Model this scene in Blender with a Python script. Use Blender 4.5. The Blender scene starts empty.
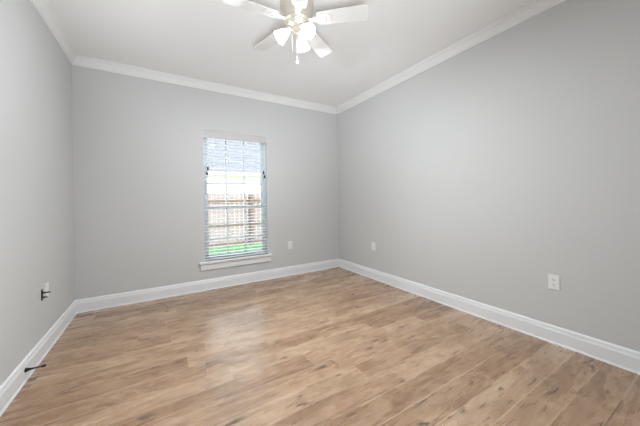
import bpy, bmesh, math, random
from mathutils import Vector, Matrix
random.seed(7)
S = bpy.context.scene
C = S.collection
PI = math.pi

# ------------------------------------------------------------------ camera
YAW, ROLL, CAM_H = 0.5452, -0.016, 1.1614
fwd = Vector((math.sin(YAW), math.cos(YAW), 0.0027)).normalized()
rt0 = Vector((math.cos(YAW), -math.sin(YAW), 0)); up0 = rt0.cross(fwd)
rt = rt0 * math.cos(ROLL) + up0 * math.sin(ROLL)
up = up0 * math.cos(ROLL) - rt0 * math.sin(ROLL)
cd = bpy.data.cameras.new('camera'); cam = bpy.data.objects.new('camera', cd); C.objects.link(cam)
cd.sensor_width = 36; cd.lens = 264.85 / 640 * 36; cd.shift_y = -13.68 / 640; cd.clip_start = 0.02
M = Matrix((rt, up, -fwd)).transposed().to_4x4(); M.translation = (0, 0, CAM_H)
cam.matrix_world = M
S.camera = cam

# ------------------------------------------------------------------ light and exposure
SKY, SUN, HALL, SHADE_E, LAMP, FLASH, EXPO = 4.0, 5.6, 20.0, 7.0, 24.5, 330.0, 0.05
LAMP_COL = (.905, .965, 1.0)
S.view_settings.view_transform = 'Standard'; S.view_settings.look = 'None'
S.view_settings.exposure = EXPO; S.view_settings.gamma = 1; S.view_settings.use_curve_mapping = False
w = bpy.data.worlds.new('sky'); S.world = w; w.use_nodes = True
wn = w.node_tree.nodes; wl = w.node_tree.links
bgn = wn['Background']; bgn.inputs['Color'].default_value = (0.80, 0.90, 1.0, 1); bgn.inputs['Strength'].default_value = SKY
sd = bpy.data.lights.new('sun', 'SUN'); sd.energy = SUN; sd.angle = 0.02; sd.color = (1, .96, .9)
so = bpy.data.objects.new('sun', sd); C.objects.link(so)
so.rotation_euler = Vector((-0.30, 0.95, -0.70)).to_track_quat('-Z', 'Y').to_euler()
hd = bpy.data.lights.new('hall_fill_light', 'AREA'); hd.shape = 'RECTANGLE'; hd.size = 3.2; hd.size_y = 2.3  # soft fill light added behind the camera; the hall has no window
hd.energy = HALL; hd.color = (.88, .95, 1)
ho = bpy.data.objects.new('hall_fill_light', hd); C.objects.link(ho)
def flash(name, loc, aim, power, cone=95):
    # photographer's flash head beside the camera, bounced off the ceiling
    d = bpy.data.lights.new(name, 'SPOT'); d.energy = power; d.spot_size = math.radians(cone); d.spot_blend = 1.0; d.shadow_soft_size = .3; d.color = (.88, .95, 1.0)
    o = bpy.data.objects.new(name, d); C.objects.link(o); o.location = loc
    o.rotation_euler = (Vector(aim) - Vector(loc)).to_track_quat('-Z', 'Y').to_euler()
flash('bounce_flash', (-0.15, -0.50, 0.50), (0.80, 1.9, 2.74), FLASH, 74)
ho.location = (0.94, -3.05, 1.25); ho.rotation_euler = (PI / 2, 0, PI)

# ------------------------------------------------------------------ room numbers
XL, XR, YB, YF, H = -0.782, 2.659, 3.770, -0.45, 2.74
WX0, WX1, WZ0, WZ1 = 0.500, 1.381, 0.377, 2.124     # window opening in the back wall
TH = 0.15

# ------------------------------------------------------------------ helpers
def bx(bm, x0, x1, y0, y1, z0, z1, mat=0):
    vs = [bm.verts.new((x, y, z)) for x in (x0, x1) for y in (y0, y1) for z in (z0, z1)]
    for q in ((0, 1, 3, 2), (4, 6, 7, 5), (0, 4, 5, 1), (2, 3, 7, 6), (0, 2, 6, 4), (1, 5, 7, 3)):
        f = bm.faces.new([vs[i] for i in q]); f.material_index = mat
    return vs
def box_bm(*a):
    bm = bmesh.new(); bx(bm, *a); return bm
def tube(bm, pts, r, n=10, cap=True):
    """round bar through pts; r a number or one per point"""
    pts = [Vector(p) for p in pts]; rs = r if isinstance(r, (list, tuple)) else [r] * len(pts)
    rings = []
    for i, p in enumerate(pts):
        t = (pts[min(i + 1, len(pts) - 1)] - pts[max(i - 1, 0)]).normalized()
        a = t.orthogonal().normalized() if i == 0 else (a - t * a.dot(t)).normalized()
        b = t.cross(a)
        rings.append([bm.verts.new(p + (a * math.cos(2 * PI * k / n) + b * math.sin(2 * PI * k / n)) * rs[i]) for k in range(n)])
    for i in range(len(rings) - 1):
        for k in range(n):
            bm.faces.new((rings[i][k], rings[i][(k + 1) % n], rings[i + 1][(k + 1) % n], rings[i + 1][k]))
    if cap:
        bm.faces.new(list(reversed(rings[0]))); bm.faces.new(rings[-1])
def lathe(bm, prof, n=32, close=False):
    """prof: (radius, z) pairs turned about Z"""
    rings = []
    for r, z in prof:
        if r < 1e-5: rings.append([bm.verts.new((0, 0, z))])
        else: rings.append([bm.verts.new((r * math.cos(2 * PI * k / n), r * math.sin(2 * PI * k / n), z)) for k in range(n)])
    seq = list(zip(rings, rings[1:])) + ([(rings[-1], rings[0])] if close else [])
    for a, b in seq:
        for k in range(n):
            va = [a[k % len(a)]] if len(a) == 1 else [a[k], a[(k + 1) % n]]
            vb = [b[k % len(b)]] if len(b) == 1 else [b[(k + 1) % n], b[k]]
            bm.faces.new(va + vb)
def prism(bm, prof, p0, p1, out, up=Vector((0, 0, 1)), m0=0.0, m1=0.0):
    """profile (o, z) swept from p0 to p1; o along out; m0/m1 mitre the ends per unit of o"""
    p0, p1, out = Vector(p0), Vector(p1), Vector(out); d = (p1 - p0).normalized()
    a = [bm.verts.new(p0 + out * o + up * z + d * (m0 * o)) for o, z in prof]
    b = [bm.verts.new(p1 + out * o + up * z - d * (m1 * o)) for o, z in prof]
    n = len(prof)
    for i in range(n): bm.faces.new((a[i], a[(i + 1) % n], b[(i + 1) % n], b[i]))
    bm.faces.new(list(reversed(a))); bm.faces.new(b)
def obj(name, bm, mat, parent=None, smooth=None, bevel=None, mw=None):
    bmesh.ops.recalc_face_normals(bm, faces=bm.faces)
    me = bpy.data.meshes.new(name); bm.to_mesh(me); bm.free()
    for m in (mat if isinstance(mat, (list, tuple)) else [mat]): me.materials.append(m)
    o = bpy.data.objects.new(name, me); C.objects.link(o)
    if parent: o.parent = parent
    if mw is not None: o.matrix_local = mw
    if smooth:
        for p in me.polygons: p.use_smooth = True
        me.set_sharp_from_angle(angle=math.radians(smooth))
    if bevel:
        b = o.modifiers.new('bevel', 'BEVEL'); b.width = bevel; b.segments = 2; b.limit_method = 'ANGLE'
    return o
def thing(name, label, cat, loc=(0, 0, 0), rotz=0, group=None):
    o = bpy.data.objects.new(name, None); C.objects.link(o); o.location = loc; o.rotation_euler = (0, 0, rotz)
    o.empty_display_size = .05
    o['label'] = label; o['category'] = cat
    if group: o['group'] = group
    return o
def struct(name, bm, mat, label, cat, **k):
    o = obj(name, bm, mat, **k); o['kind'] = 'structure'; o['label'] = label; o['category'] = cat
    return o
def dup(root, loc, rotz, label):
    r = root.copy(); C.objects.link(r); r.location = loc; r.rotation_euler = (0, 0, rotz); r['label'] = label
    for ch in list(root.children):
        c = ch.copy(); C.objects.link(c); c.parent = r
        for g in list(ch.children):
            d = g.copy(); C.objects.link(d); d.parent = c
    return r

# ------------------------------------------------------------------ materials
def pm(name, col, rough=.5, metal=0.0, spec=.5, bump=None, vary=None):
    m = bpy.data.materials.new(name); m.use_nodes = True
    nt = m.node_tree; b = nt.nodes['Principled BSDF']
    b.inputs['Base Color'].default_value = (*col, 1); b.inputs['Roughness'].default_value = rough
    b.inputs['Metallic'].default_value = metal; b.inputs['Specular IOR Level'].default_value = spec
    tc = nt.nodes.new('ShaderNodeTexCoord')
    if vary:
        n = nt.nodes.new('ShaderNodeTexNoise'); n.inputs['Scale'].default_value = vary[0]; n.inputs['Detail'].default_value = 4
        nt.links.new(tc.outputs['Object'], n.inputs['Vector'])
        mx = nt.nodes.new('ShaderNodeMix'); mx.data_type = 'RGBA'
        mx.inputs[6].default_value = tuple(c * (1 - vary[1]) for c in col) + (1,)
        mx.inputs[7].default_value = tuple(min(1, c * (1 + vary[1])) for c in col) + (1,)
        nt.links.new(n.outputs['Fac'], mx.inputs[0]); nt.links.new(mx.outputs[2], b.inputs['Base Color'])
    if bump:
        n = nt.nodes.new('ShaderNodeTexNoise'); n.inputs['Scale'].default_value = bump[0]; n.inputs['Detail'].default_value = 3
        nt.links.new(tc.outputs['Object'], n.inputs['Vector'])
        bp = nt.nodes.new('ShaderNodeBump'); bp.inputs['Strength'].default_value = bump[1]; bp.inputs['Distance'].default_value = .002
        nt.links.new(n.outputs['Fac'], bp.inputs['Height']); nt.links.new(bp.outputs['Normal'], b.inputs['Normal'])
    return m
def emit(name, col, s):
    m = bpy.data.materials.new(name); m.use_nodes = True; b = m.node_tree.nodes['Principled BSDF']
    b.inputs['Base Color'].default_value = (.9, .9, .88, 1); b.inputs['Roughness'].default_value = .4
    b.inputs['Emission Color'].default_value = (*col, 1); b.inputs['Emission Strength'].default_value = s
    return m
WALL = pm('grey_wall_paint', (.60, .60, .595), .85, spec=.25, bump=(260, .12))
CEIL = pm('ceiling_paint', (.88, .875, .87), .9, spec=.2, bump=(160, .15))
TRIM = pm('white_trim_paint', (.80, .81, .82), .35, spec=.4)
CROWN = pm('crown_paint', (.81, .808, .80), .45, spec=.35)
VINYL = pm('white_window_vinyl', (.86, .90, .93), .4)
BLIND = pm('white_blind_slat', (.88, .90, .92), .45)
VALANCE = pm('blind_valance', (.56, .54, .53), .5)
PLATE = pm('white_outlet_plastic', (.82, .82, .81), .35)
SLOT = pm('outlet_slot_shadow', (.05, .05, .05), .6)
BLACK = pm('black_rubber', (.008, .007, .007), .45)
BRONZE = pm('oil_rubbed_bronze', (.012, .008, .006), .4, metal=.2)
FANW = pm('white_fan_enamel', (.74, .725, .71), .65, spec=.3)
FANM = pm('satin_nickel_housing', (.62, .58, .51), .32, metal=.5)
CHAIN = pm('pull_chain_metal', (.75, .72, .68), .3, metal=.8)
SHADE = emit('lit_frosted_glass', (1, .96, .90), SHADE_E)
BULB = emit('lit_bulb', (1, .97, .92), SHADE_E * 2)
DOORW = pm('white_door_paint', (.8, .8, .79), .4)

def floor_material():
    m = bpy.data.materials.new('hand_scraped_oak_planks'); m.use_nodes = True
    nt = m.node_tree; N = nt.nodes; L = nt.links; b = N['Principled BSDF']
    def math_(op, a, c=None, d=None):
        n = N.new('ShaderNodeMath'); n.operation = op
        for i, v in enumerate((a, c, d)):
            if v is None: continue
            if isinstance(v, (int, float)): n.inputs[i].default_value = v
            else: L.new(v, n.inputs[i])
        return n.outputs[0]
    def vec(x, y, z=0.0):
        n = N.new('ShaderNodeCombineXYZ')
        for i, v in enumerate((x, y, z)):
            if isinstance(v, (int, float)): n.inputs[i].default_value = v
            else: L.new(v, n.inputs[i])
        return n.outputs[0]
    def noise(v, scale, detail=5, rough=.6, dist=0.0):
        n = N.new('ShaderNodeTexNoise'); n.inputs['Scale'].default_value = scale; n.inputs['Detail'].default_value = detail
        n.inputs['Roughness'].default_value = rough; n.inputs['Distortion'].default_value = dist
        L.new(v, n.inputs['Vector']); return n.outputs['Fac']
    def ramp(f, stops):
        n = N.new('ShaderNodeValToRGB'); e = n.color_ramp.elements
        while len(e) < len(stops): e.new(.5)
        for el, (p, c) in zip(e, stops): el.position = p; el.color = (*c, 1) if len(c) == 3 else c
        L.new(f, n.inputs[0]); return n.outputs[0]
    def mix(f, a, c, mode='MIX'):
        n = N.new('ShaderNodeMix'); n.data_type = 'RGBA'; n.blend_type = mode
        for i, v in ((0, f), (6, a), (7, c)):
            if isinstance(v, (int, float)): n.inputs[i].default_value = v
            elif isinstance(v, tuple): n.inputs[i].default_value = (*v, 1)
            else: L.new(v, n.inputs[i])
        return n.outputs[2]
    tc = N.new('ShaderNodeTexCoord'); sp = N.new('ShaderNodeSeparateXYZ'); L.new(tc.outputs['Object'], sp.inputs[0])
    X, Y = sp.outputs[0], sp.outputs[1]
    W, LEN, SEED = 0.152, 1.22, 83.0
    ry = math_('DIVIDE', math_('ADD', Y, 0.048), W); row = math_('FLOOR', ry); fy = math_('FRACT', ry)
    wn1 = N.new('ShaderNodeTexWhiteNoise'); wn1.noise_dimensions = '1D'; L.new(row, wn1.inputs['W'])
    rx = math_('DIVIDE', math_('ADD', X, math_('MULTIPLY', wn1.outputs['Value'], 7.3)), LEN)
    col = math_('FLOOR', rx); fx = math_('FRACT', rx)
    wn2 = N.new('ShaderNodeTexWhiteNoise'); wn2.noise_dimensions = '2D'; L.new(vec(math_('ADD', row, SEED), col), wn2.inputs['Vector'])
    pid = wn2.outputs['Value']
    ofs = math_('MULTIPLY', pid, 37.0)
    gx = math_('MULTIPLY', X, 1.0)
    g1 = noise(vec(math_('MULTIPLY', X, 1.3), math_('MULTIPLY', Y, 9.0), ofs), 1.6, 6, .62, .9)     # broad cathedral grain
    g2 = noise(vec(math_('MULTIPLY', X, 5.0), math_('MULTIPLY', Y, 75.0), ofs), 1.6, 4, .6)        # fine pores
    blot = noise(vec(math_('MULTIPLY', X, 2.0), math_('MULTIPLY', Y, 5.0), ofs), 1.3, 3, .5)
    knot = noise(vec(math_('MULTIPLY', X, 5.5), math_('MULTIPLY', Y, 22.0), math_('MULTIPLY', ofs, 1.7)), 1.25, 2, .5, .4)
    mot = noise(vec(math_('MULTIPLY', X, 7.0), math_('MULTIPLY', Y, 16.0), ofs), 1.5, 4, .65, .6)                       # hand-scraped mottling
    tone = math_('ADD', math_('ADD', math_('MULTIPLY', g1, .36), math_('MULTIPLY', mot, .32)), math_('ADD', math_('MULTIPLY', g2, .16), math_('ADD', math_('MULTIPLY', pid, .13), .03)))
    base = ramp(tone, [(.31, (.135, .064, .031)), (.42, (.255, .140, .073)), (.53, (.405, .255, .155)), (.67, (.560, .395, .265))])
    base = mix(ramp(blot, [(.45, (0, 0, 0)), (.72, (.58, .58, .58))]), base, (.23, .125, .066))
    base = mix(ramp(knot, [(.63, (0, 0, 0)), (.73, (.88, .88, .88))]), base, (.075, .040, .026))
    ey = math_('MULTIPLY', math_('MINIMUM', fy, math_('SUBTRACT', 1.0, fy)), W)
    ex = math_('MULTIPLY', math_('MINIMUM', fx, math_('SUBTRACT', 1.0, fx)), LEN)
    ed = math_('MINIMUM', ey, ex)
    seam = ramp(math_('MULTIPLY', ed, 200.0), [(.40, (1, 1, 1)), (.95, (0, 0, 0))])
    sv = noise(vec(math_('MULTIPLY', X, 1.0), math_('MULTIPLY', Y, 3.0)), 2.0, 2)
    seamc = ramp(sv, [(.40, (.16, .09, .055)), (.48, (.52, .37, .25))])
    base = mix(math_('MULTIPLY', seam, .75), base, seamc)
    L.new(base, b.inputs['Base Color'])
    L.new(math_('ADD', .225, math_('MULTIPLY', g1, .10)), b.inputs['Roughness'])
    b.inputs['Specular IOR Level'].default_value = 1.1
    hgt = math_('SUBTRACT', math_('ADD', math_('MULTIPLY', g1, .6), math_('MULTIPLY', g2, .25)), math_('MULTIPLY', seam, .8))
    bp = N.new('ShaderNodeBump'); bp.inputs['Strength'].default_value = .13; bp.inputs['Distance'].default_value = .004
    L.new(hgt, bp.inputs['Height']); L.new(bp.outputs['Normal'], b.inputs['Normal'])
    return m
FLOOR = floor_material()

def glass_material():
    m = bpy.data.materials.new('window_glass'); m.use_nodes = True; nt = m.node_tree; nt.nodes.remove(nt.nodes['Principled BSDF'])
    t = nt.nodes.new('ShaderNodeBsdfTransparent'); t.inputs[0].default_value = (.95, .985, .99, 1)
    g = nt.nodes.new('ShaderNodeBsdfGlossy'); g.inputs['Roughness'].default_value = .01
    f = nt.nodes.new('ShaderNodeFresnel'); f.inputs[0].default_value = 1.3
    x = nt.nodes.new('ShaderNodeMixShader'); nt.links.new(f.outputs[0], x.inputs[0]); nt.links.new(t.outputs[0], x.inputs[1]); nt.links.new(g.outputs[0], x.inputs[2])
    nt.links.new(x.outputs[0], nt.nodes['Material Output'].inputs[0])
    return m
GLASS = glass_material()

# ------------------------------------------------------------------ room shell
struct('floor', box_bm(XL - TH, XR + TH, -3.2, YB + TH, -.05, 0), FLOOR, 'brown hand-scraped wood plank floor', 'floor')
struct('ceiling', box_bm(XL - TH, XR + TH, -3.2, YB + TH, H, H + .12), CEIL, 'smooth white ceiling around the fan', 'ceiling')
struct('wall_left', box_bm(XL - TH, XL, -3.2, YB + TH, 0, H), WALL, 'light grey left wall with the door stop', 'wall')
struct('wall_right', box_bm(XR, XR + TH, -3.2, YB + TH, 0, H), WALL, 'long light grey right wall with two outlets', 'wall')
bm = bmesh.new()
bx(bm, XL, WX0, YB, YB + TH, 0, H); bx(bm, WX1, XR, YB, YB + TH, 0, H)
bx(bm, WX0, WX1, YB, YB + TH, 0, WZ0); bx(bm, WX0, WX1, YB, YB + TH, WZ1, H)
struct('wall_back', bm, WALL, 'light grey back wall around the window', 'wall')
bm = bmesh.new()                     # rear wall behind the camera, its opening widened to let the hall fill through
bx(bm, XL, -.68, YF - TH, YF, 0, H); bx(bm, 2.56, XR, YF - TH, YF, 0, H); bx(bm, -.68, 2.56, YF - TH, YF, 2.55, H)
struct('wall_front', bm, WALL, 'grey wall behind the camera with a wide opening', 'wall')
struct('wall_hall', box_bm(XL, XR, -3.2, -3.1, 0, H), WALL, 'grey wall of the hall behind the room', 'wall')

BB = [(0, 0), (.022, 0), (.022, .004), (.019, .011), (.016, .014), (.016, .022), (.016, .100), (.013, .106), (.013, .112), (.011, .116), (.011, .126), (.006, .136), (.003, .139), (0, .139)]
def run(name, prof, p0, p1, out, mat, label, cat, m0=1, m1=1, z=0):
    bm = bmesh.new(); prism(bm, [(o, zz + z) for o, zz in prof], p0, p1, out, m0=m0, m1=m1)
    return struct(name, bm, mat, label, cat)
run('baseboard_back', BB, (XL, YB, 0), (XR, YB, 0), (0, -1, 0), TRIM, 'white moulded baseboard under the window wall', 'baseboard')
run('baseboard_left', BB, (XL, YF, 0), (XL, YB, 0), (1, 0, 0), TRIM, 'white moulded baseboard along the left wall', 'baseboard')
run('baseboard_right', BB, (XR, YF, 0), (XR, YB, 0), (-1, 0, 0), TRIM, 'white moulded baseboard along the right wall', 'baseboard')
CR = [(0, 0), (0, -.095), (.008, -.095), (.010, -.090), (.010, -.080), (.016, -.076), (.020, -.066), (.025, -.054), (.033, -.042), (.041, -.034), (.044, -.030), (.044, -.022), (.050, -.020), (.053, -.014), (.060, -.010), (.060, 0)]
run('trim_1', CR, (XL, YB, 0), (XR, YB, 0), (0, -1, 0), CROWN, 'white crown moulding above the window wall', 'crown moulding', z=H)
run('trim_2', CR, (XL, YF, 0), (XL, YB, 0), (1, 0, 0), CROWN, 'white crown moulding above the left wall', 'crown moulding', z=H)
run('trim_3', CR, (XR, YF, 0), (XR, YB, 0), (-1, 0, 0), CROWN, 'white crown moulding above the right wall', 'crown moulding', z=H)

# ------------------------------------------------------------------ window
win = bpy.data.objects.new('window_1', None); C.objects.link(win); win.location = ((WX0 + WX1) / 2, YB, WZ0)
win['kind'] = 'structure'; win['label'] = 'white double-hung window with grid muntins in the back wall'; win['category'] = 'window'
ox, oz = win.location.x, WZ0
def wpart(name, bm, mat, parent=win, bevel=None):
    bmesh.ops.translate(bm, verts=bm.verts, vec=(-ox, -YB, -oz)); return obj(name, bm, mat, parent, bevel=bevel)
FY0, FY1 = YB + .085, YB + .150                      # vinyl frame sits at the outer end of the return
bm = bmesh.new(); j = .030
bx(bm, WX0, WX0 + j, FY0, FY1, WZ0, WZ1); bx(bm, WX1 - j, WX1, FY0, FY1, WZ0, WZ1)
bx(bm, WX0 + j, WX1 - j, FY0, FY1, WZ0, WZ0 + .018); bx(bm, WX0 + j, WX1 - j, FY0, FY1, WZ1 - .03, WZ1)
wpart('window_frame', bm, VINYL)
bm = bmesh.new(); bx(bm, WX0, WX0 + .004, YB, FY0, WZ0, WZ1); bx(bm, WX1 - .004, WX1, YB, FY0, WZ0, WZ1); bx(bm, WX0 + .004, WX1 - .004, YB, FY0, WZ1 - .002, WZ1)
wpart('jamb_lining', bm, TRIM)
MZ = 1.075
def sash(x0, x1, y0, y1, z0, z1, top, bot):
    bm = bmesh.new(); s = .036
    bx(bm, x0, x0 + s, y0, y1, z0, z1); bx(bm, x1 - s, x1, y0, y1, z0, z1)
    bx(bm, x0 + s, x1 - s, y0, y1, z0, z0 + bot); bx(bm, x0 + s, x1 - s, y0, y1, z1 - top, z1)
    so_ = wpart('sash', bm, VINYL)
    gx0, gx1, gz0, gz1 = x0 + s, x1 - s, z0 + bot, z1 - top
    bm = bmesh.new(); ym = (y0 + y1) / 2
    for k in (1, 2):
        xc = gx0 + (gx1 - gx0) * k / 3; bx(bm, xc - .009, xc + .009, ym - .006, ym + .006, gz0, gz1)
        zc = gz0 + (gz1 - gz0) * k / 3; bx(bm, gx0, gx1, ym - .0055, ym + .0055, zc - .009, zc + .009)
    wpart('muntin_grid', bm, VINYL, so_)
    wpart('glass_pane', box_bm(gx0 - .004, gx1 + .004, ym + .008, ym + .011, gz0 - .004, gz1 + .004), GLASS, so_)
sash(WX0 + j, WX1 - j, FY0 + .034, FY0 + .062, MZ - .022, WZ1 - .03, .036, .044)
sash(WX0 + j, WX1 - j, FY0 + .003, FY0 + .031, WZ0 + .018, MZ + .022, .044, .040)
bm = bmesh.new(); bx(bm, .9, .98, FY0 - .010, FY0 + .003, MZ + .002, MZ + .018); wpart('sash_lock', bm, VINYL)
bm = bmesh.new(); bx(bm, .432, 1.424, YB - .040, YB, WZ0 - .028, WZ0); bx(bm, WX0, WX1, YB, FY0, WZ0 - .028, WZ0)
wpart('window_stool', bm, TRIM, bevel=.005)
wpart('window_apron', box_bm(.448, 1.410, YB - .018, YB, .264, WZ0 - .028), TRIM, bevel=.004)

# ------------------------------------------------------------------ blind
bl = thing('window_blind', 'white horizontal slat blind with its slats open inside the window', 'blind', (ox, YB + .045, WZ0))
def bpart(name, bm, mat, parent=bl, **k):
    bmesh.ops.translate(bm, verts=bm.verts, vec=(-ox, -YB - .045, -oz)); return obj(name, bm, mat, parent, **k)
bpart('valance', box_bm(WX0 + .003, WX1 - .003, YB + .002, YB + .012, 2.016, WZ1 - .003), VALANCE, bevel=.003)
bpart('headrail', box_bm(WX0 + .008, WX1 - .008, YB + .014, YB + .070, 2.045, WZ1 - .003), BLIND)
bm = bmesh.new(); yc = YB + .043; z = .422
TILT = math.radians(6)
while z < 2.03:
    n = 4; prev = None
    for i in range(n + 1):
        u = -1 + 2 * i / n; yy = yc + .0245 * u * math.cos(TILT); zz = z + .0245 * u * math.sin(TILT) + .0022 * (1 - u * u)
        r_ = [bm.verts.new((x, yy, zz + dz)) for x, dz in ((WX0 + .010, 0), (WX1 - .010, 0), (WX1 - .010, .0026), (WX0 + .010, .0026))]
        if prev:
            for k in range(4): bm.faces.new((prev[k], prev[(k + 1) % 4], r_[(k + 1) % 4], r_[k]))
        else: bm.faces.new(r_)
        prev = r_
    bm.faces.new(list(reversed(prev))); z += .0425
bpart('slats', bm, BLIND)
bpart('bottom_rail', box_bm(WX0 + .010, WX1 - .010, yc - .026, yc + .026, WZ0 + .006, WZ0 + .022), BLIND, bevel=.003)
for xc in (WX0 + .13, WX1 - .13):
    bm = bmesh.new()
    for yy in (yc - .0265, yc + .0265): tube(bm, [(xc, yy, WZ0 + .02), (xc, yy, 2.05)], .0012, 5)
    bpart('ladder_cord', bm, BLIND)
def cord(name, pts, tz, tx):
    bm = bmesh.new(); tube(bm, pts, .0012, 5); c = bpart(name, bm, BLIND)
    bm = bmesh.new(); tube(bm, [(tx, YB - .004, tz + .026), (tx, YB - .004, tz + .016), (tx, YB - .004, tz - .018), (tx, YB - .004, tz - .024)], [.004, .009, .014, .011], 12)
    bpart('tassel', bm, BLACK, c, smooth=40)
cord('tilt_cord', [(.556, YB + .010, 2.03), (.556, YB - .004, 1.60)], 1.605, .556)
cord('tilt_cord', [(.545, YB + .010, 2.03), (.545, YB - .004, 1.54)], 1.540, .545)
cord('lift_cord', [(1.318, YB + .010, 2.03), (1.318, YB - .004, 1.575)], 1.580, 1.318)
cord('lift_cord', [(1.334, YB + .010, 2.03), (1.334, YB - .004, 1.52)], 1.520, 1.334)

# ------------------------------------------------------------------ wall plates (built facing -Y at the origin)
def make_outlet(label):
    t = thing('wall_outlet', label, 'outlet', group='white duplex outlets on the walls')
    obj('cover_plate', box_bm(-.036, .036, -.006, 0, -.059, .059), PLATE, t, bevel=.003)
    for dz in (.0195, -.0195):
        bm = bmesh.new(); n = 20
        pts = [(.0168 * math.cos(2 * PI * k / n), max(-.0135, min(.0135, .0172 * math.sin(2 * PI * k / n)))) for k in range(n)]
        a = [bm.verts.new((x, -.0075, dz + z)) for x, z in pts]; c = [bm.verts.new((x, -.004, dz + z)) for x, z in pts]
        bm.faces.new(a)
        for k in range(n): bm.faces.new((a[k], c[k], c[(k + 1) % n], a[(k + 1) % n]))
        s_ = obj('socket', bm, PLATE, t)
        bm = bmesh.new()
        bx(bm, -.0075, -.0050, -.0080, -.0070, dz - .001, dz + .008); bx(bm, .0050, .0072, -.0080, -.0070, dz, dz + .007)
        bmesh.ops.create_cone(bm, cap_ends=True, segments=10, radius1=.0028, radius2=.0028, depth=.001, matrix=Matrix.Translation((0, -.0075, dz - .0075)) @ Matrix.Rotation(PI / 2, 4, 'X'))
        obj('slots', bm, SLOT, s_)
    bm = bmesh.new(); bmesh.ops.create_cone(bm, cap_ends=True, segments=12, radius1=.003, radius2=.0024, depth=.0016, matrix=Matrix.Translation((0, -.0066, 0)) @ Matrix.Rotation(PI / 2, 4, 'X'))
    obj('screw', bm, PLATE, t)
    return t
out0 = make_outlet('white duplex outlet on the right wall, nearest the camera')
out0.location = (XR, .837, .483); out0.rotation_euler = (0, 0, -PI / 2)
dup(out0, (XR, 2.902, .474), -PI / 2, 'small white outlet on the right wall near the far corner')
dup(out0, (1.729, YB, .471), 0, 'white outlet on the back wall right of the window')

JACK = pm('charcoal_plastic', (.035, .034, .034), .5)
jk = thing('cable_plate', 'white wall plate with black cable jacks on the left wall', 'wall plate', (XL, 2.955, .475), PI / 2)
obj('cover_plate', box_bm(-.036, .036, -.006, 0, -.059, .059), PLATE, jk, bevel=.003)
bm = bmesh.new(); bx(bm, -.112, -.095, -.008, 0, -.050, .034); jb = obj('jack_block', bm, JACK, jk, bevel=.003)
jb['label'] = 'black jack block at the near edge of the plate'
for dz, ln in ((.008, .050), (-.028, .034)):
    bm = bmesh.new(); tube(bm, [(-.104, -.010, dz), (-.104, -.020, dz), (-.104, -.0201, dz), (-.104, -ln, dz)], [.007, .007, .005, .005], 10)
    obj('cable_jack', bm, JACK, jb, smooth=40)

# ------------------------------------------------------------------ door stop
ds = thing('door_stop', 'dark bronze door stop screwed to the left baseboard', 'door stop', (XL + .016, 2.50, .076))
bm = bmesh.new(); tube(bm, [(0, 0, 0), (.004, 0, 0), (.012, 0, .0), (.030, 0, 0), (.075, 0, 0)], [.014, .014, .011, .006, .004], 14); obj('rod', bm, BRONZE, ds, smooth=40)
bm = bmesh.new(); tube(bm, [(.075, 0, 0), (.077, 0, 0), (.095, 0, 0), (.098, 0, 0)], [.006, .0078, .0078, .006], 14); obj('rubber_tip', bm, BLACK, ds, smooth=40)

# ------------------------------------------------------------------ ceiling fan
FX, FYc, BZ = 0.885, 1.745, 2.485
fan = thing('ceiling_fan', 'white five-blade ceiling fan with lit frosted shades', 'ceiling fan', (FX, FYc, H))
def zf(z): return z - H
bm = bmesh.new(); lathe(bm, [(0, 0), (.085, 0), (.088, -.012), (.080, -.040), (.070, -.052), (0, -.052)]); obj('canopy', bm, FANW, fan, smooth=35)
bm = bmesh.new(); lathe(bm, [(0, -.050), (.070, -.050), (.112, -.075), (.122, -.100), (.124, -.180), (.116, -.205), (.104, -.222), (.100, -.236), (.092, -.246), (.092, -.262), (.080, -.272), (0, -.272)]); obj('motor_housing', bm, FANM, fan, smooth=35)
bm = bmesh.new(); lathe(bm, [(0, -.270), (.076, -.270), (.080, -.278), (.072, -.288), (.074, -.294), (.066, -.304), (.050, -.314), (.046, -.330), (.024, -.342), (0, -.345)]); kit = obj('light_kit', bm, FANM, fan, smooth=35)
BA = math.radians(248)
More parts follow.
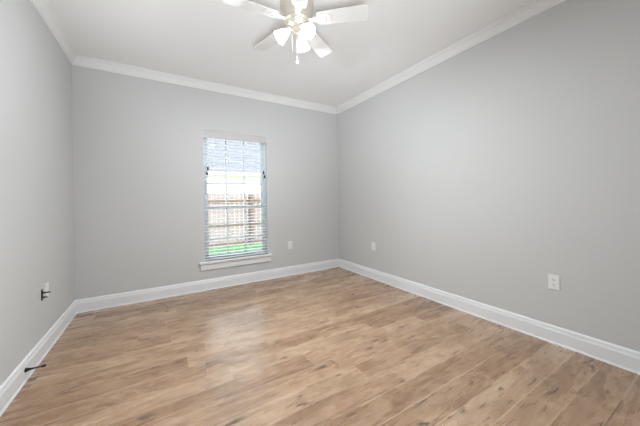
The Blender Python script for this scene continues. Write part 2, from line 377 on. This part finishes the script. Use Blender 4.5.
for k in range(5):
    a = BA + k * 2 * PI / 5
    mw = Matrix.Translation((0, 0, zf(BZ))) @ Matrix.Rotation(a, 4, 'Z') @ Matrix.Rotation(math.radians(-12), 4, 'X')
    bm = bmesh.new(); outline = []
    for x, hw in [(.150, .040), (.160, .050), (.20, .054), (.40, .060), (.485, .063), (.505, .060), (.514, .048)]: outline.append((x, hw))
    ptsl = [(x, -h) for x, h in outline] + [(x, h) for x, h in reversed(outline)]
    a_ = [bm.verts.new((x, y, .003)) for x, y in ptsl]; b_ = [bm.verts.new((x, y, -.003)) for x, y in ptsl]
    bm.faces.new(a_); bm.faces.new(list(reversed(b_)))
    for i in range(len(ptsl)): bm.faces.new((a_[i], b_[i], b_[(i + 1) % len(ptsl)], a_[(i + 1) % len(ptsl)]))
    bd = obj('blade', bm, FANW, fan, mw=mw)
    bm = bmesh.new()                                   # blade iron: neck plus a rounded plate under the blade root
    il = [(.075, .018), (.120, .014), (.150, .024), (.175, .036), (.205, .040), (.235, .034), (.252, .018)]
    pl = [(x, -h) for x, h in il] + [(x, h) for x, h in reversed(il)]
    a_ = [bm.verts.new((x, y, -.0032)) for x, y in pl]; b_ = [bm.verts.new((x, y, -.010)) for x, y in pl]
    bm.faces.new(a_); bm.faces.new(list(reversed(b_)))
    for i in range(len(pl)): bm.faces.new((a_[i], b_[i], b_[(i + 1) % len(pl)], a_[(i + 1) % len(pl)]))
    lat = bmesh.new(); bm_r = [(.018, -.010), (.024, -.013), (.018, -.016), (.014, -.012)]
    lathe(lat, bm_r, 18, close=True); bmesh.ops.translate(lat, verts=lat.verts, vec=(.198, 0, 0))
    tmp = bpy.data.meshes.new('tmp'); lat.to_mesh(tmp); lat.free(); bm.from_mesh(tmp); bpy.data.meshes.remove(tmp)
    obj('blade_iron', bm, FANW, bd)
va = math.atan2(FYc, FX)
for th in (188, 308, 68):                              # three bells, measured from screen-right around the hub
    t = math.radians(th); r_ = Vector((math.sin(va), -math.cos(va), 0)); v_ = Vector((math.cos(va), math.sin(va), 0))
    d = (r_ * math.cos(t) + v_ * math.sin(t))
    az = math.atan2(d.y, d.x)
    mw = Matrix.Translation(d * .048 + Vector((0, 0, -.318))) @ Matrix.Rotation(az, 4, 'Z') @ Matrix.Rotation(math.radians(-48), 4, 'Y')
    bm = bmesh.new(); lathe(bm, [(.016, .012), (.016, -.012), (.022, -.016), (.022, -.034), (0, -.034)], 20); ar = obj('lamp_holder', bm, FANW, kit, smooth=35, mw=mw)
    bm = bmesh.new(); prof = [(.020, -.028), (.024, -.038), (.032, -.058), (.040, -.082), (.047, -.104), (.051, -.116)]
    lathe(bm, prof + [(r - .0025, z) for r, z in reversed(prof)], 28, close=True); obj('lamp_shade', bm, SHADE, fan, smooth=50, mw=mw)
    bm = bmesh.new(); lathe(bm, [(0, -.033), (.013, -.033), (.014, -.046), (.021, -.064), (.024, -.078), (.019, -.092), (0, -.098)], 18); obj('bulb', bm, BULB, fan, smooth=50, mw=mw)
    ld = bpy.data.lights.new('fan_bulb_light', 'AREA'); ld.energy = LAMP; ld.shape = 'DISK'; ld.size = .085; ld.color = LAMP_COL
    lo = bpy.data.objects.new('fan_bulb_light', ld); C.objects.link(lo); lo.parent = fan; lo.matrix_local = mw @ Matrix.Translation((0, 0, -.108)) @ Matrix.Rotation(math.radians(20), 4, 'Y')
bm = bmesh.new(); tube(bm, [(-.014, -.02, -.335), (-.014, -.02, -.56)], .0011, 6); ch = obj('pull_chain', bm, CHAIN, fan)
bm = bmesh.new(); tube(bm, [(-.014, -.02, -.560), (-.014, -.02, -.565), (-.014, -.02, -.580), (-.014, -.02, -.587)], [.003, .007, .008, .004], 10); obj('fob', bm, FANW, ch, smooth=40)
bm = bmesh.new(); tube(bm, [(-.035, .012, -.335), (-.035, .012, -.49)], .0012, 6); obj('pull_chain', bm, CHAIN, fan)

# ------------------------------------------------------------------ outside the window
GZ = -.40
GRASS = pm('lawn_green', (.13, .27, .085), .9, vary=(9, .4))
PICKET = pm('weathered_pine_picket', (.25, .180, .165), .8, vary=(6, .22))
RAIL = pm('fence_rail_wood', (.15, .085, .055), .8, vary=(5, .25))
SIDING = pm('cream_siding', (.80, .78, .70), .7)
FASCIA = pm('white_fascia', (.78, .82, .82), .5)
SOFFIT = pm('cream_soffit', (.70, .66, .56), .7)
def shingle_material():
    m = bpy.data.materials.new('grey_shingles'); m.use_nodes = True; nt = m.node_tree; b = nt.nodes['Principled BSDF']
    tc = nt.nodes.new('ShaderNodeTexCoord'); br = nt.nodes.new('ShaderNodeTexBrick')
    br.inputs['Scale'].default_value = 1.0; br.inputs['Brick Width'].default_value = .33; br.inputs['Row Height'].default_value = .14
    br.inputs['Mortar Size'].default_value = .012
    br.inputs['Color1'].default_value = (.205, .185, .188, 1); br.inputs['Color2'].default_value = (.165, .155, .17, 1); br.inputs['Mortar'].default_value = (.045, .045, .06, 1)
    nt.links.new(tc.outputs['Object'], br.inputs['Vector']); nt.links.new(br.outputs['Color'], b.inputs['Base Color']); b.inputs['Roughness'].default_value = .9
    return m
SHING = shingle_material()
struct('bounce_ground', box_bm(-8, 16, 9.62, 15, GZ - .1, GZ), pm('neutral_bounce_ground', (.50, .48, .44), .9), 'unseen pale ground added behind the fence to bounce neutral light', 'ground')  # added behind the fence so the soffit gets neutral bounce, not lawn green
struct('lawn', box_bm(-8, 16, YB + TH + .05, 9.62, GZ - .1, GZ), GRASS, 'green lawn outside the window', 'lawn')
bm = bmesh.new(); rnd = random.Random(3)
for k in range(9000):
    x, y = rnd.uniform(.6, 4.2), rnd.uniform(7.2, 9.25); h = rnd.uniform(.03, .07); a = rnd.uniform(0, PI)
    dx, dy = math.cos(a) * .006, math.sin(a) * .006; lx, ly = rnd.uniform(-.02, .02), rnd.uniform(-.02, .02)
    bm.faces.new([bm.verts.new(p) for p in ((x - dx, y - dy, GZ), (x + dx, y + dy, GZ), (x + lx, y + ly, GZ + h))])
g = obj('grass_blades', bm, GRASS); g['kind'] = 'stuff'; g['label'] = 'short green grass in front of the wooden fence'; g['category'] = 'grass'

FYd = 9.5
fe = thing('wooden_fence', 'weathered wooden picket fence behind the lawn', 'fence', (2.5, FYd, GZ))
bm = bmesh.new(); rnd = random.Random(5); x = -5.0
while x < 8.0:
    wd = .138; top = 1.83 + rnd.uniform(-.02, .02)
    bx(bm, x - 2.5, x - 2.5 + wd, .02, .036, .04 + rnd.uniform(-.01, .02), top); x += wd + rnd.uniform(.006, .022)
obj('picket_panel', bm, PICKET, fe)
for z in (.06, .72, 1.52):
    obj('rail', box_bm(-7.5, 5.5, -.02, .02, z, z + .09), RAIL, fe)
for x in (-4.7, -2.27, .33, 2.76, 5.2):
    obj('post', box_bm(x - .055, x + .055, -.12, -.021, 0, 1.80), RAIL, fe)

hs = thing('neighbour_house', 'cream house with grey shingle roof beyond the fence', 'house', (4, 14, GZ))
EZ = 2.55 - GZ
obj('wall', box_bm(-12, 9, .5, .7, 0, EZ), SIDING, hs)
obj('soffit', box_bm(-12.2, 9.2, .02, .5, EZ - .02, EZ), SOFFIT, hs)
obj('frieze', box_bm(-12, 9, .46, .499, EZ - .24, EZ - .021), SOFFIT, hs)
obj('fascia', box_bm(-12.2, 9.2, -.02, .02, EZ - .03, EZ + .13), FASCIA, hs)
bm = bmesh.new(); tube(bm, [(-12.2, -.075, EZ + .075), (9.2, -.075, EZ + .075)], .055, 10); obj('gutter', bm, FASCIA, hs)
sl = math.radians(27); bm = bmesh.new(); bx(bm, -12.2, 9.2, -.1, 9.5, 0, .05)
obj('roof', bm, SHING, hs, mw=Matrix.Translation((0, -.02, EZ + .13)) @ Matrix.Rotation(sl, 4, 'X'))
